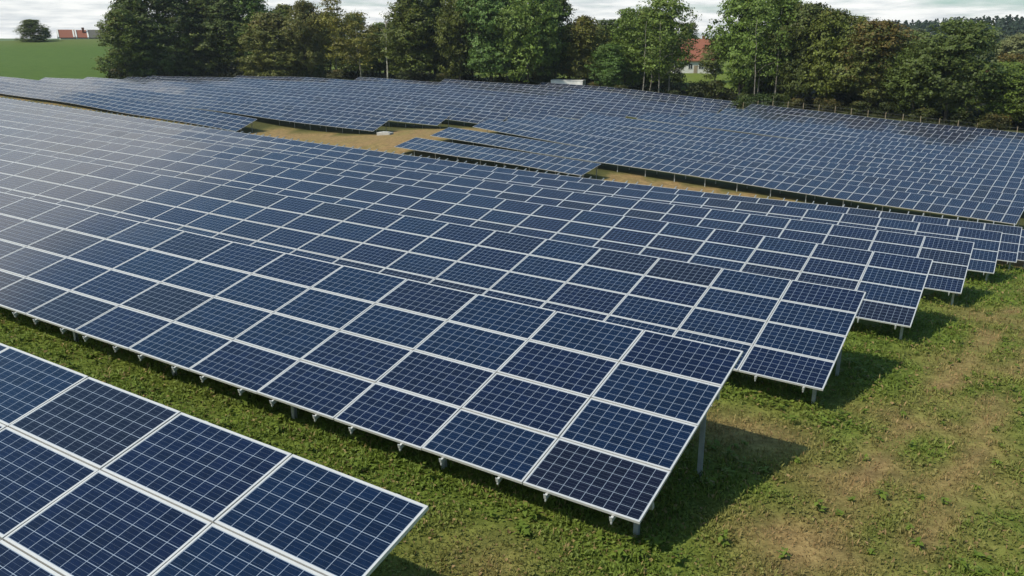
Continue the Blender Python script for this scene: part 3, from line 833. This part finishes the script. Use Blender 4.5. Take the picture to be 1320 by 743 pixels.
# undergrowth and hedge
BUSH = [crown_mesh('bush_crown', 3, 4.4, .0, P_bushy, 14, 14, 9, .30, 70+s, .24) for s in range(3)]
def bush(x, y, w, h, col, label, i):
    t = thing('bush', (x, y, gz1(x, y)-.1), label, 'bush', 'bushes under the tree line')
    t.scale = (w/4.4, w/4.4, h/3); t.rotation_euler.z = random.random()*6
    c = put('crown', BUSH[i % 3], t); b = COL[col]; c.color = (b[0], b[1], b[2], b[3])
    mb = MB()
    for s in range(5):
        a = s*1.3; mb.tube([(0,0,-.2), (.5*math.cos(a), .5*math.sin(a), .9), (1.1*math.cos(a), 1.1*math.sin(a), 2.0)], [.06,.04,.015], 5)
    k = put('stem', mb.build('bush_stem_mesh', M_BARK), t); k.color = (.10,.085,.06,1)
BUSHES = [
 (-48.79, 197.05, 4.5, 3, 'olive', 'olive bush under the brown-tinged tree'),
 (-44.71, 198.02, 5, 3.4, 'mid', 'green bush between the brown-tinged tree and the yellow-green birch'),
 (-39.96, 195.97, 5, 2.6, 'gold', 'yellowish bush under the yellow-green birch'),
 (-24.02, 188.48, 5, 2.6, 'dark', 'dark bush right of the bare white trunk'),
 (-15.35, 187.37, 5, 2.5, 'olive', 'olive bush under the dark narrow tree'),
 (6.62, 181.88, 5, 3, 'dark', 'dark bush just left of the white container'),
 (12.53, 183.57, 4, 2.6, 'mid', 'green bush behind the white container'),
 (16.71, 173.2, 3.5, 2.4, 'yellow', 'yellow bush right of the white container'),
 (21.49, 168.64, 5, 2.4, 'olive', 'olive bush under the small bright maple'),
 (37.44, 167.88, 6, 4, 'dark', 'dark bush left part of the hedge below the red roofed house'),
 (39.87, 165.26, 6, 4.2, 'olive', 'olive bush right part of the hedge below the red roofed house'),
 (41.89, 152.35, 5, 3.2, 'mid', 'green bush at the start of the post fence'),
 (44.13, 149.63, 5, 3.2, 'bright', 'bright green bush behind the first fence posts'),
 (47.11, 148.72, 5, 2.8, 'mid', 'green bush behind the third fence post'),
 (49.16, 145.94, 4, 2.0, 'gold', 'dry yellow bush behind the post fence'),
 (53.15, 142.4, 5, 2.2, 'rust', 'rusty bush under the olive dense tree'),
 (59.89, 134.25, 5, 2.4, 'dark', 'dark bush under the orange topped tree'),
 (63.09, 128.33, 5, 2.4, 'olive', 'olive bush under the lower dark tree'),
 (69.15, 120.58, 5, 3, 'rust', 'rusty bush under the big dark tree at the right edge'),
 (-89.28, 192.29, 6, 3, 'olive', 'olive bush at the foot of the tree beside the green field'),
 (31.55, 165.01, 5, 2.2, 'dark', 'dark bush under the pale stemmed tree by the house'),
 (-1.68, 183.99, 6, 2.5, 'dark', 'dark bush under the tall bright green tree'),
 (56.64, 136.73, 5, 2.2, 'olive', 'olive bush below the orange topped tree trunk'),
 (67.19, 125.1, 6, 2.6, 'dark', 'dark bush at the foot of the big dark tree'),
]
for i, b in enumerate(BUSHES): bush(*b, i)
# second rank, seen only in the gaps of the first
back = [(-71,232,19),(-66,226,21),(-52,214,18),(-47,222,20),(-39,216,19),(-33,222,17),(-27,210,19),(-21,218,18),(-15,206,20),(-3,212,19),(6,200,19),(14,206,18),(20,190,17),(27,188,17),(33,192,18),
        (-5,198,20),(53,172,17),(58,166,15),(63,160,14),(70,154,11.5),(76,148,11),(82,140,10),(90,134,9.5),(66,172,12.5),(75,166,11),(88,150,9.5)]
for i, (x, y, zt) in enumerate(back):
    tree(x, y, zt+random.uniform(-1, 1.5), random.uniform(9, 12), ['bushy','round','bushy','oval'][i % 4], ['dark','olive','dark','mid'][(i*7) % 4],
         'dark tree of the second rank, seen only in gaps between the front trees', 'second rank trees behind the tree line')
def undergrowth():
    g = np.random.default_rng(21); P, T = [], []
    line = np.array([(-92,201),(-78,206),(-60,204),(-50,205),(-36,202),(-24,198),(-10,193),(4,184),(18,178),(30,174),(41,170),(48,160),(56,150),(64,140),(72,131),(82,123),(92,115)], float)
    seg = np.linalg.norm(np.diff(line, axis=0), axis=1); cum = np.concatenate([[0], np.cumsum(seg)])
    for _ in range(620):
        s = g.random()*cum[-1]; x = np.interp(s, cum, line[:,0]) + g.normal(0, 1.5); y = np.interp(s, cum, line[:,1]) + g.random()*9 - 1
        h = .8 + 2.2*g.random()**1.5; w = .8+1.0*g.random(); k = 60
        q = g.normal(size=(k, 3)); q /= np.linalg.norm(q, axis=1, keepdims=True); q[:,2] = np.abs(q[:,2])
        P.append(np.array([x, y, gz1(x, y)]) + q*np.array([w, w, h])*(.5+.5*g.random((k, 1))**.5)); T.append(np.clip(g.normal(.45, .15) + g.normal(0, .12, k), 0, 1))
    P, T = np.concatenate(P), np.concatenate(T); n = len(P)
    nn = g.normal(size=(n, 3)) + np.array([0,0,.6]); nn /= np.linalg.norm(nn, axis=1, keepdims=True)
    u = np.cross(nn, g.normal(size=(n, 3))); u /= np.linalg.norm(u, axis=1, keepdims=True); v = np.cross(nn, u); s = (.35+.3*g.random(n))[:,None]
    W = np.stack([P-u*s*.5, P+v*s*.35, P+u*s*.5, P-v*s*.35], 1).reshape(-1, 3)
    o = put('undergrowth', np_mesh('undergrowth_mesh', W, np.arange(4*n).reshape(n, 4), M_LEAF, None, {'tone': np.repeat(T, 4), 'turn': np.repeat(T*.5, 4)}))
    o.color = (.034,.040,.014,.15); tag(o, 'rank dark undergrowth at the foot of the tree line', 'undergrowth', kind='stuff')
undergrowth()

# ------------------------------------------------------------------ houses
def gable_house(name, x, y, z, ang, L, W, hw, hr, label, roof_m, over=.4, chimney=None, windows=(), gable_trim=False, door=None):
    t = thing(name, (x, y, z), label, 'house', None)
    t.rotation_euler.z = ang
    mb = MB(); a, b = L/2, W/2                                   # walls with their gables, ridge along local x
    mb.add([(-a,-b,-1),(a,-b,-1),(a,b,-1),(-a,b,-1),(-a,-b,hw),(a,-b,hw),(a,b,hw),(-a,b,hw),(-a,0,hw+hr-.1),(a,0,hw+hr-.1)],
           [(0,1,5,4),(2,3,7,6),(1,2,6,9,5),(3,0,4,8,7)])
    put('wall', mb.build('house_wall_mesh', M_WALL), t)
    mb = MB(); th = .22; o = over; k = hr/b
    for s in (-1, 1):
        e0 = (b+o)*s; z0 = hw - o*k
        vs = []
        for X in (-a-o, a+o): vs += [(X, e0, z0), (X, 0, hw+hr), (X, 0, hw+hr+th), (X, e0, z0+th)]
        mb.add(vs, [(0,1,2,3),(7,6,5,4),(3,2,6,7),(0,4,5,1),(0,3,7,4)])
    rf = put('roof', mb.build('house_roof_mesh', roof_m), t)
    if gable_trim:
        mb = MB()
        for X in ((-a-o-.45, a+o+.003) if L > 4.5 else (-a-o-.45,)):
            for s in (-1, 1):
                e0 = (b+o)*s; z0 = hw - o*k
                vs = []
                for dx in (0, .45): vs += [(X+dx, e0, z0-.15), (X+dx, 0, hw+hr-.15), (X+dx, 0, hw+hr+th+.22), (X+dx, e0, z0+th+.22)]
                mb.add(vs, [(0,1,2,3),(7,6,5,4),(3,2,6,7),(0,4,5,1),(0,3,7,4),(1,5,6,2)])
        put('gable_trim', mb.build('gable_trim_mesh', M_WALL), rf)
    if chimney:
        mb = MB(); cx, cy = chimney
        mb.box((cx-.35, cy-.35, hw+hr*.4), (cx+.35, cy+.35, hw+hr+.9)); mb.box((cx-.42, cy-.42, hw+hr+.5), (cx+.42, cy+.42, hw+hr+1.05))
        put('chimney', mb.build('chimney_mesh', M_RED), rf)
    for (wx, wz, ww, wh, side) in windows:
        mb = MB(); Y = -b*1.0 if side == 's' else b
        mb.box((wx-ww/2-.08, Y-.06, wz-.08), (wx+ww/2+.08, Y-.004, wz)); mb.box((wx-ww/2-.08, Y-.06, wz+wh), (wx+ww/2+.08, Y-.004, wz+wh+.08))
        for sx in (-1, 1): mb.box((wx+sx*(ww/2+.04)-.04, Y-.06, wz), (wx+sx*(ww/2+.04)+.04, Y-.004, wz+wh))
        mb.box((wx-.03, Y-.055, wz), (wx+.03, Y-.004, wz+wh))
        wo = put('window', mb.build('window_frame_mesh', M_WHITE), t)
        mb = MB()
        mb.box((wx-ww/2, Y-.03, wz), (wx-.03, Y-.003, wz+wh)); mb.box((wx+.03, Y-.03, wz), (wx+ww/2, Y-.003, wz+wh))
        put('pane', mb.build('window_pane_mesh', M_GLASS), wo)
    if door:
        mb = MB(); mb.box((door-.5, -b-.05, -.1), (door+.5, -b-.003, 2.0)); put('door', mb.build('door_mesh', M_WOOD), t)
    return t
gable_house('house', 49.2, 231.5, gz1(49.2, 231.5)-.1, R(-8), 11.5, 9.5, 3.6, 4.9, 'white house with a red tiled roof in the gap of the tree line', M_RED,
            .5, (2.2, .6), [(-3.6,1.1,1.2,1.3,'s'),(-1.2,1.1,1.0,1.3,'s'),(1.6,1.1,1.2,1.3,'s'),(4.0,1.1,1.0,1.3,'s')], door=.2)
gable_house('house', 107.4, 188.5, gz1(107.4, 188.5)-.1, R(-20), 12, 8, 3.0, 2.7, 'pale house with a red roof half hidden behind the trees at the right edge', M_RED,
            .5, None, [(-4,1.0,1.2,1.3,'s'),(-1.3,1.0,1.2,1.3,'s'),(1.4,1.0,1.2,1.3,'s'),(4.1,1.0,1.2,1.3,'s')])
zf = gz1(-158, 306)
gable_house('farmhouse', -158.2, 307.2, zf-.4, R(29), 4.6, 8, 0.9+13.7-zf, 2.5, 'farmhouse with a plain red roof, left of the two other roofs on the hill crest', M_RED, .3, None, gable_trim=True)
gable_house('farmhouse', -154.1, 309.5, zf-.4, R(29), 4.3, 8, 0.9+13.7-zf, 2.4, 'red roofed farmhouse between the plain red roof and the grey barn roof', M_RED, .25, (.6,-1.4), gable_trim=True)
gable_house('barn', -148.4, 312.6, zf-.4, R(29), 8.2, 9, 0.8+13.7-zf, 2.6, 'barn with a dark grey roof on the hill crest beside the red farm roofs', M_GREYROOF, .3, None, gable_trim=True)

# ------------------------------------------------------------------ things by the trees
def container():
    x, y = 11.8, 178.6; z = gz1(x, y)
    t = thing('site_container', (x, y, z), 'low white container standing at the foot of the tree line', 'container'); t.rotation_euler.z = math.atan2(-2.43, 6.5)
    H = 6.05 - z; mb = MB(); L, W = 3.45, 1.2
    mb.box((-L+.08, -W+.08, .15), (L-.08, W-.08, H-.12))
    for i in range(22): 
        X = -L+.3 + i*(2*L-.6)/21; mb.box((X-.07, -W+.05, .2), (X+.07, -W+.08, H-.2))
    put('wall', mb.build('container_wall_mesh', M_WHITE), t)
    mb = MB()
    for sx in (-1, 1):
        for sy in (-1, 1): mb.box((sx*(L-.06)-.06, sy*(W-.06)-.06, 0), (sx*(L-.06)+.06, sy*(W-.06)+.06, H-.1))
    put('corner_post', mb.build('container_post_mesh', M_WHITE), t)
    mb = MB(); mb.box((-L-.03, -W-.03, H-.1), (L+.03, W+.03, H)); put('roof', mb.build('container_roof_mesh', M_WHITE), t)
    mb = MB(); mb.box((L-1.1, -W+.02, .25), (L-.3, -W+.048, H-.25)); put('door', mb.build('container_door_mesh', M_WHITE), t)
container()
def cam_pole():
    x, y = 13.34, 185.5; z = gz1(x, y)
    t = thing('pole', (x, y, z), 'thin pole with a small box on top behind the white container', 'pole'); H = 7.5 - z
    mb = MB(); mb.tube([(0,0,-.3), (0,0,H)], [.075,.06], 8); put('shaft', mb.build('pole_mesh', M_STEEL), t)
    mb = MB(); mb.box((-.17,-.17,H), (.17,.17,H+.42)); mb.box((-.06,-.4,H+.12), (.06,-.17,H+.28)); put('camera_box', mb.build('pole_box_mesh', M_WHITE), t)
cam_pole()
def barrier():
    x, y = 19.75, 170.9; z = gz1(x, y)
    t = thing('barrier', (x, y, z), 'small white pipe barrier right of the white container', 'barrier'); H = max(.7, 4.45 - z)
    for s in (-1, 1):
        mb = MB(); mb.tube([(s*.9,0,-.2), (s*.9,0,H)], .05, 7); put('leg', mb.build('barrier_leg_mesh', M_WHITE), t)
    mb = MB(); mb.tube([(-.95,0,H-.05), (.95,0,H-.05)], .05, 7); mb.tube([(-.9,0,H*.55), (.9,0,H*.55)], .035, 6); put('rail', mb.build('barrier_rail_mesh', M_WHITE), t)
barrier()
def slab():
    x, y = -16.9, 111.5; z = gz1(x, y); mb = MB()
    mb.box((-1.0,-.55,-.15), (.95,.55,.34)); mb.box((-.5,-.35,.34), (.6,.35,.42))
    me = mb.build('slab_mesh', M_CONC); o = put('concrete_slab', me, loc=(x, y, z)); o.rotation_euler.z = R(-20)
    bv = o.modifiers.new('bevel', 'BEVEL'); bv.width = .04; bv.segments = 2
    tag(o, 'pale concrete slab on the dry grass by a corner of a far solar array', 'slab')
slab()

# ------------------------------------------------------------------ post fence along the right tree line
def fence():
    pts = [(39.28,143.29),(47.83,136.59),(57.26,129.19),(65.83,122.48),(73.22,116.68),(84,108.2)]
    t = thing('fence', (*pts[0], gz1(*pts[0])), 'wire fence on wooden posts between the far right arrays and the trees', 'fence')
    o = Vector(t.location); P = [Vector((*p, 0)) for p in pts]; seq = []; carry = 0; g = random.Random(5)
    for a, b in zip(P, P[1:]):
        L = (b-a).length; s = carry
        while s < L: seq.append(a.lerp(b, s/L)); s += 2.55
        carry = s - L
    mb = MB(); mb.tube([(0,0,-.4),(0,0,1.52),(0,0,1.60)], [.062,.055,.02], 8); me = mb.build('fence_post_mesh', M_WOOD)
    tops = []
    for p in seq:
        z = gz1(p.x, p.y); q = put('post', me, t, loc=Vector((p.x, p.y, z))-o); q.rotation_euler = (g.uniform(-.04,.04), g.uniform(-.04,.04), g.random()*6)
        tops.append(Vector((p.x, p.y, z))-o)
    mb = MB()
    for h in (.4,.9,1.4): mb.tube([p+Vector((0,0,h)) for p in tops], .006, 4)
    put('wire', mb.build('fence_wire_mesh', M_WIRE), t)
fence()

# ------------------------------------------------------------------ far wooded hill on the right
def hill():
    nx, ny = 70, 26; V = []
    for i in range(nx):
        a = R(14 + 34*i/(nx-1)); top = np.interp(14 + 34*i/(nx-1), [14, 20, 24, 27, 30, 33, 38, 48], [0, 9, 16, 17.5, 19, 20, 19, 12])
        for j in range(ny):
            d = 560 + 420*j/(ny-1); s = math.sin(math.pi*min(1, .02+.96*j/(ny-1)))
            z = (top+4)*s**.8 - 4 + 1.2*(vnoise(np.array(i*.35), np.array(j*.5)) - .5)
            V.append((d*math.sin(a), d*math.cos(a), float(z)))
    V = np.array(V); i = np.arange(nx*ny).reshape(nx, ny)
    F = np.stack([i[:-1,:-1], i[1:,:-1], i[1:,1:], i[:-1,1:]], -1).reshape(-1, 4)[:, ::-1]
    z0 = np.zeros(len(V))
    tag(put('hill', np_mesh('hill_mesh', V, F, M_GROUND, None, {'dry': z0, 'crop': z0, 'wood_shade': z0+1}, smooth=True)), 'low hill behind the trees at the right', 'hill', kind='structure')
    g = np.random.default_rng(11); P, T, Nn, Sz = [], [], [], []
    for _ in range(1500):
        a = g.random()*(nx-1); j = g.random()**1.3*(ny*.62)
        v = V[int(a)*ny + int(j)]
        H = 7 + 4*g.random(); Wd = 2.6 + 1.6*g.random(); con = g.random() < .35; tone = g.normal(.5, .16)
        c = v + np.array([g.normal(0, 3), g.normal(0, 3), 0])
        k = 46; t = g.random(k); rr = (1-t)*Wd if con else np.sqrt(np.clip(1-(2*t-.9)**2, .02, 1))*Wd
        an = g.random(k)*6.28; rad = rr*np.sqrt(g.random(k)*.6+.4)
        P.append(c + np.stack([rad*np.cos(an), rad*np.sin(an), 1+t*(H-1)], 1)); T.append(np.clip(tone + g.normal(0, .15, k) - (.2 if con else 0), 0, 1))
        nn = np.stack([np.cos(an), np.sin(an), .5+0*an], 1) + g.normal(size=(k, 3))*.5; Nn.append(nn/np.linalg.norm(nn, axis=1, keepdims=True))
    P, T, Nn = np.concatenate(P), np.concatenate(T), np.concatenate(Nn); n = len(P)
    u = np.cross(Nn, g.normal(size=(n, 3))); u /= np.linalg.norm(u, axis=1, keepdims=True); v = np.cross(Nn, u); s = (1.3+1.2*g.random(n))[:,None]
    W = np.stack([P-u*s*.5, P+v*s*.4, P+u*s*.5, P-v*s*.4], 1).reshape(-1, 3)
    f = put('forest', np_mesh('forest_mesh', W, np.arange(4*n).reshape(n, 4), M_LEAF, None, {'tone': np.repeat(T, 4), 'turn': np.repeat(T*.4, 4)}))
    f.color = (.030,.048,.022,.05); tag(f, 'dark forest covering the far hill at the right', 'forest', kind='stuff')
hill()

# ------------------------------------------------------------------ scraps lying in the grass
def scrap(x, y, s, label, seed):
    g = random.Random(seed); mb = MB(); n = 9
    vs = [(0, 0, .035)] + [(s*(.6+.5*g.random())*math.cos(2*math.pi*k/n), s*(.4+.5*g.random())*math.sin(2*math.pi*k/n), .02+.05*g.random()) for k in range(n)]
    mb.add(vs, [(0, 1+k, 1+(k+1) % n) for k in range(n)]); o = put('paper_scrap', mb.build('scrap_mesh', M_WHITE), loc=(x, y, gz1(x, y)+.05))
    sm = o.modifiers.new('thick', 'SOLIDIFY'); sm.thickness = .006
    tag(o, label, 'litter')
scrap(3.81, 14.52, .045, 'small white scrap in the grass between the second and third arrays', 1)



# ------------------------------------------------------------------ camera, light, sky
cam = bpy.data.cameras.new('camera'); co = bpy.data.objects.new('camera', cam); C.objects.link(co)
cam.sensor_width = 36; cam.lens = FPX/1320*36
co.location = CAM; co.rotation_euler = (math.pi/2 - TH, 0, 0)
cam.clip_start = .1; cam.clip_end = 12000
S.camera = co
SUN_AZ, SUN_EL = 243, 50
sl = bpy.data.lights.new('sun', 'SUN'); sl.energy = 4.9; sl.angle = R(.6); sl.color = (1, .93, .81)
so = bpy.data.objects.new('sun', sl); C.objects.link(so)
sd = Vector((math.sin(R(SUN_AZ))*math.cos(R(SUN_EL)), math.cos(R(SUN_AZ))*math.cos(R(SUN_EL)), math.sin(R(SUN_EL))))
so.rotation_euler = sd.to_track_quat('Z', 'Y').to_euler(); so.location = (0, -20, 60)
w = bpy.data.worlds.new('World'); S.world = w; w.use_nodes = True
nt = w.node_tree; nt.nodes.clear()
out = nt.nodes.new('ShaderNodeOutputWorld'); bg = nt.nodes.new('ShaderNodeBackground'); bg.inputs[1].default_value = .13
sky = nt.nodes.new('ShaderNodeTexSky'); sky.sky_type = 'NISHITA'; sky.sun_disc = False
sky.sun_elevation = R(SUN_EL); sky.sun_rotation = R(SUN_AZ); sky.dust_density = 1.5; sky.ozone_density = 1.2
tc = nt.nodes.new('ShaderNodeTexCoord'); sx = nt.nodes.new('ShaderNodeSeparateXYZ'); nt.links.new(tc.outputs['Generated'], sx.inputs[0])
zz = math_(nt, 'ADD', math_(nt, 'MAXIMUM', sx.outputs[2], 0), .10)
cx = N(nt, 'ShaderNodeCombineXYZ'); nt.links.new(math_(nt, 'DIVIDE', sx.outputs[0], zz), cx.inputs[0]); nt.links.new(math_(nt, 'DIVIDE', sx.outputs[1], zz), cx.inputs[1])
cn = noise(nt, cx.outputs[0], .62, 7, .58); cn2 = noise(nt, cx.outputs[0], 2.2, 5, .6)
low = math_(nt, 'SUBTRACT', 1.0, math_(nt, 'MULTIPLY', sx.outputs[2], 1.25), clamp=True)      # more cloud toward the horizon
lft = math_(nt, 'MULTIPLY', math_(nt, 'ADD', math_(nt, 'MULTIPLY', sx.outputs[0], -.8), math_(nt, 'MULTIPLY', sx.outputs[1], .15)), .24)
low = math_(nt, 'POWER', low, 2.0)
win = N(nt, 'ShaderNodeMapRange', interpolation_type='SMOOTHSTEP'); nt.links.new(sx.outputs[2], win.inputs[0])
win.inputs[1].default_value = .40; win.inputs[2].default_value = .54; win.inputs[3].default_value = 1; win.inputs[4].default_value = 0
lft = math_(nt, 'SUBTRACT', math_(nt, 'MULTIPLY', lft, win.outputs[0]), math_(nt, 'MULTIPLY', math_(nt, 'SUBTRACT', 1.0, win.outputs[0]), .17))
cov = math_(nt, 'MULTIPLY', math_(nt, 'SUBTRACT', math_(nt, 'ADD', math_(nt, 'ADD', cn, lft), math_(nt, 'MULTIPLY', low, .25)), .54), 5.5, clamp=True)
cc = ramp(nt, math_(nt, 'MULTIPLY', math_(nt, 'ADD', cn2, cn), .5), [(.40, (5.5,5.8,6.0)), (.57, (8.8,8.75,8.5))])
glow = math_(nt, 'MULTIPLY', math_(nt, 'ADD', math_(nt, 'MULTIPLY', sx.outputs[0], -.75), math_(nt, 'MULTIPLY', sx.outputs[1], .66)), .06)
glow = math_(nt, 'MULTIPLY', math_(nt, 'MULTIPLY', math_(nt, 'MAXIMUM', glow, 0), win.outputs[0]), math_(nt, 'MULTIPLY', sx.outputs[2], 5.0, clamp=True))      # clouds out of view at left front, brightened for the panel reflections
gl = N(nt, 'ShaderNodeCombineXYZ')
for _i in range(3): nt.links.new(math_(nt, 'ADD', glow, 1.0), gl.inputs[_i])
cc = mixc(nt, 1.0, cc, gl.outputs[0], 'MULTIPLY')
blue = mixc(nt, 1.0, sky.outputs[0], (.80,1.13,1.15), 'MULTIPLY')
nt.links.new(mixc(nt, math_(nt, 'MULTIPLY', cov, .92), blue, cc), bg.inputs[0])
nt.links.new(bg.outputs[0], out.inputs[0])
def haze():
    mb = MB(); mb.box((-1300, -300, -8), (1300, 1350, 38))
    m, n2, out2 = newmat('air'); v = n2.nodes.new('ShaderNodeVolumePrincipled')
    v.inputs['Color'].default_value = (.80,.88,1,1); v.inputs['Density'].default_value = .00012; v.inputs['Anisotropy'].default_value = .3
    n2.links.new(v.outputs[0], out2.inputs['Volume'])
    tag(put('haze', mb.build('haze_mesh', m)), 'thin blue haze over the whole field', 'haze', kind='stuff')
haze()
S.view_settings.view_transform = 'Standard'; S.view_settings.look = 'None'
S.view_settings.exposure = 0; S.view_settings.gamma = 1
S.render.resolution_x, S.render.resolution_y = 1024, 576
S.cycles.max_bounces = 6; S.cycles.diffuse_bounces = 2; S.cycles.glossy_bounces = 3; S.cycles.transparent_max_bounces = 4
S.cycles.sample_clamp_indirect = 6
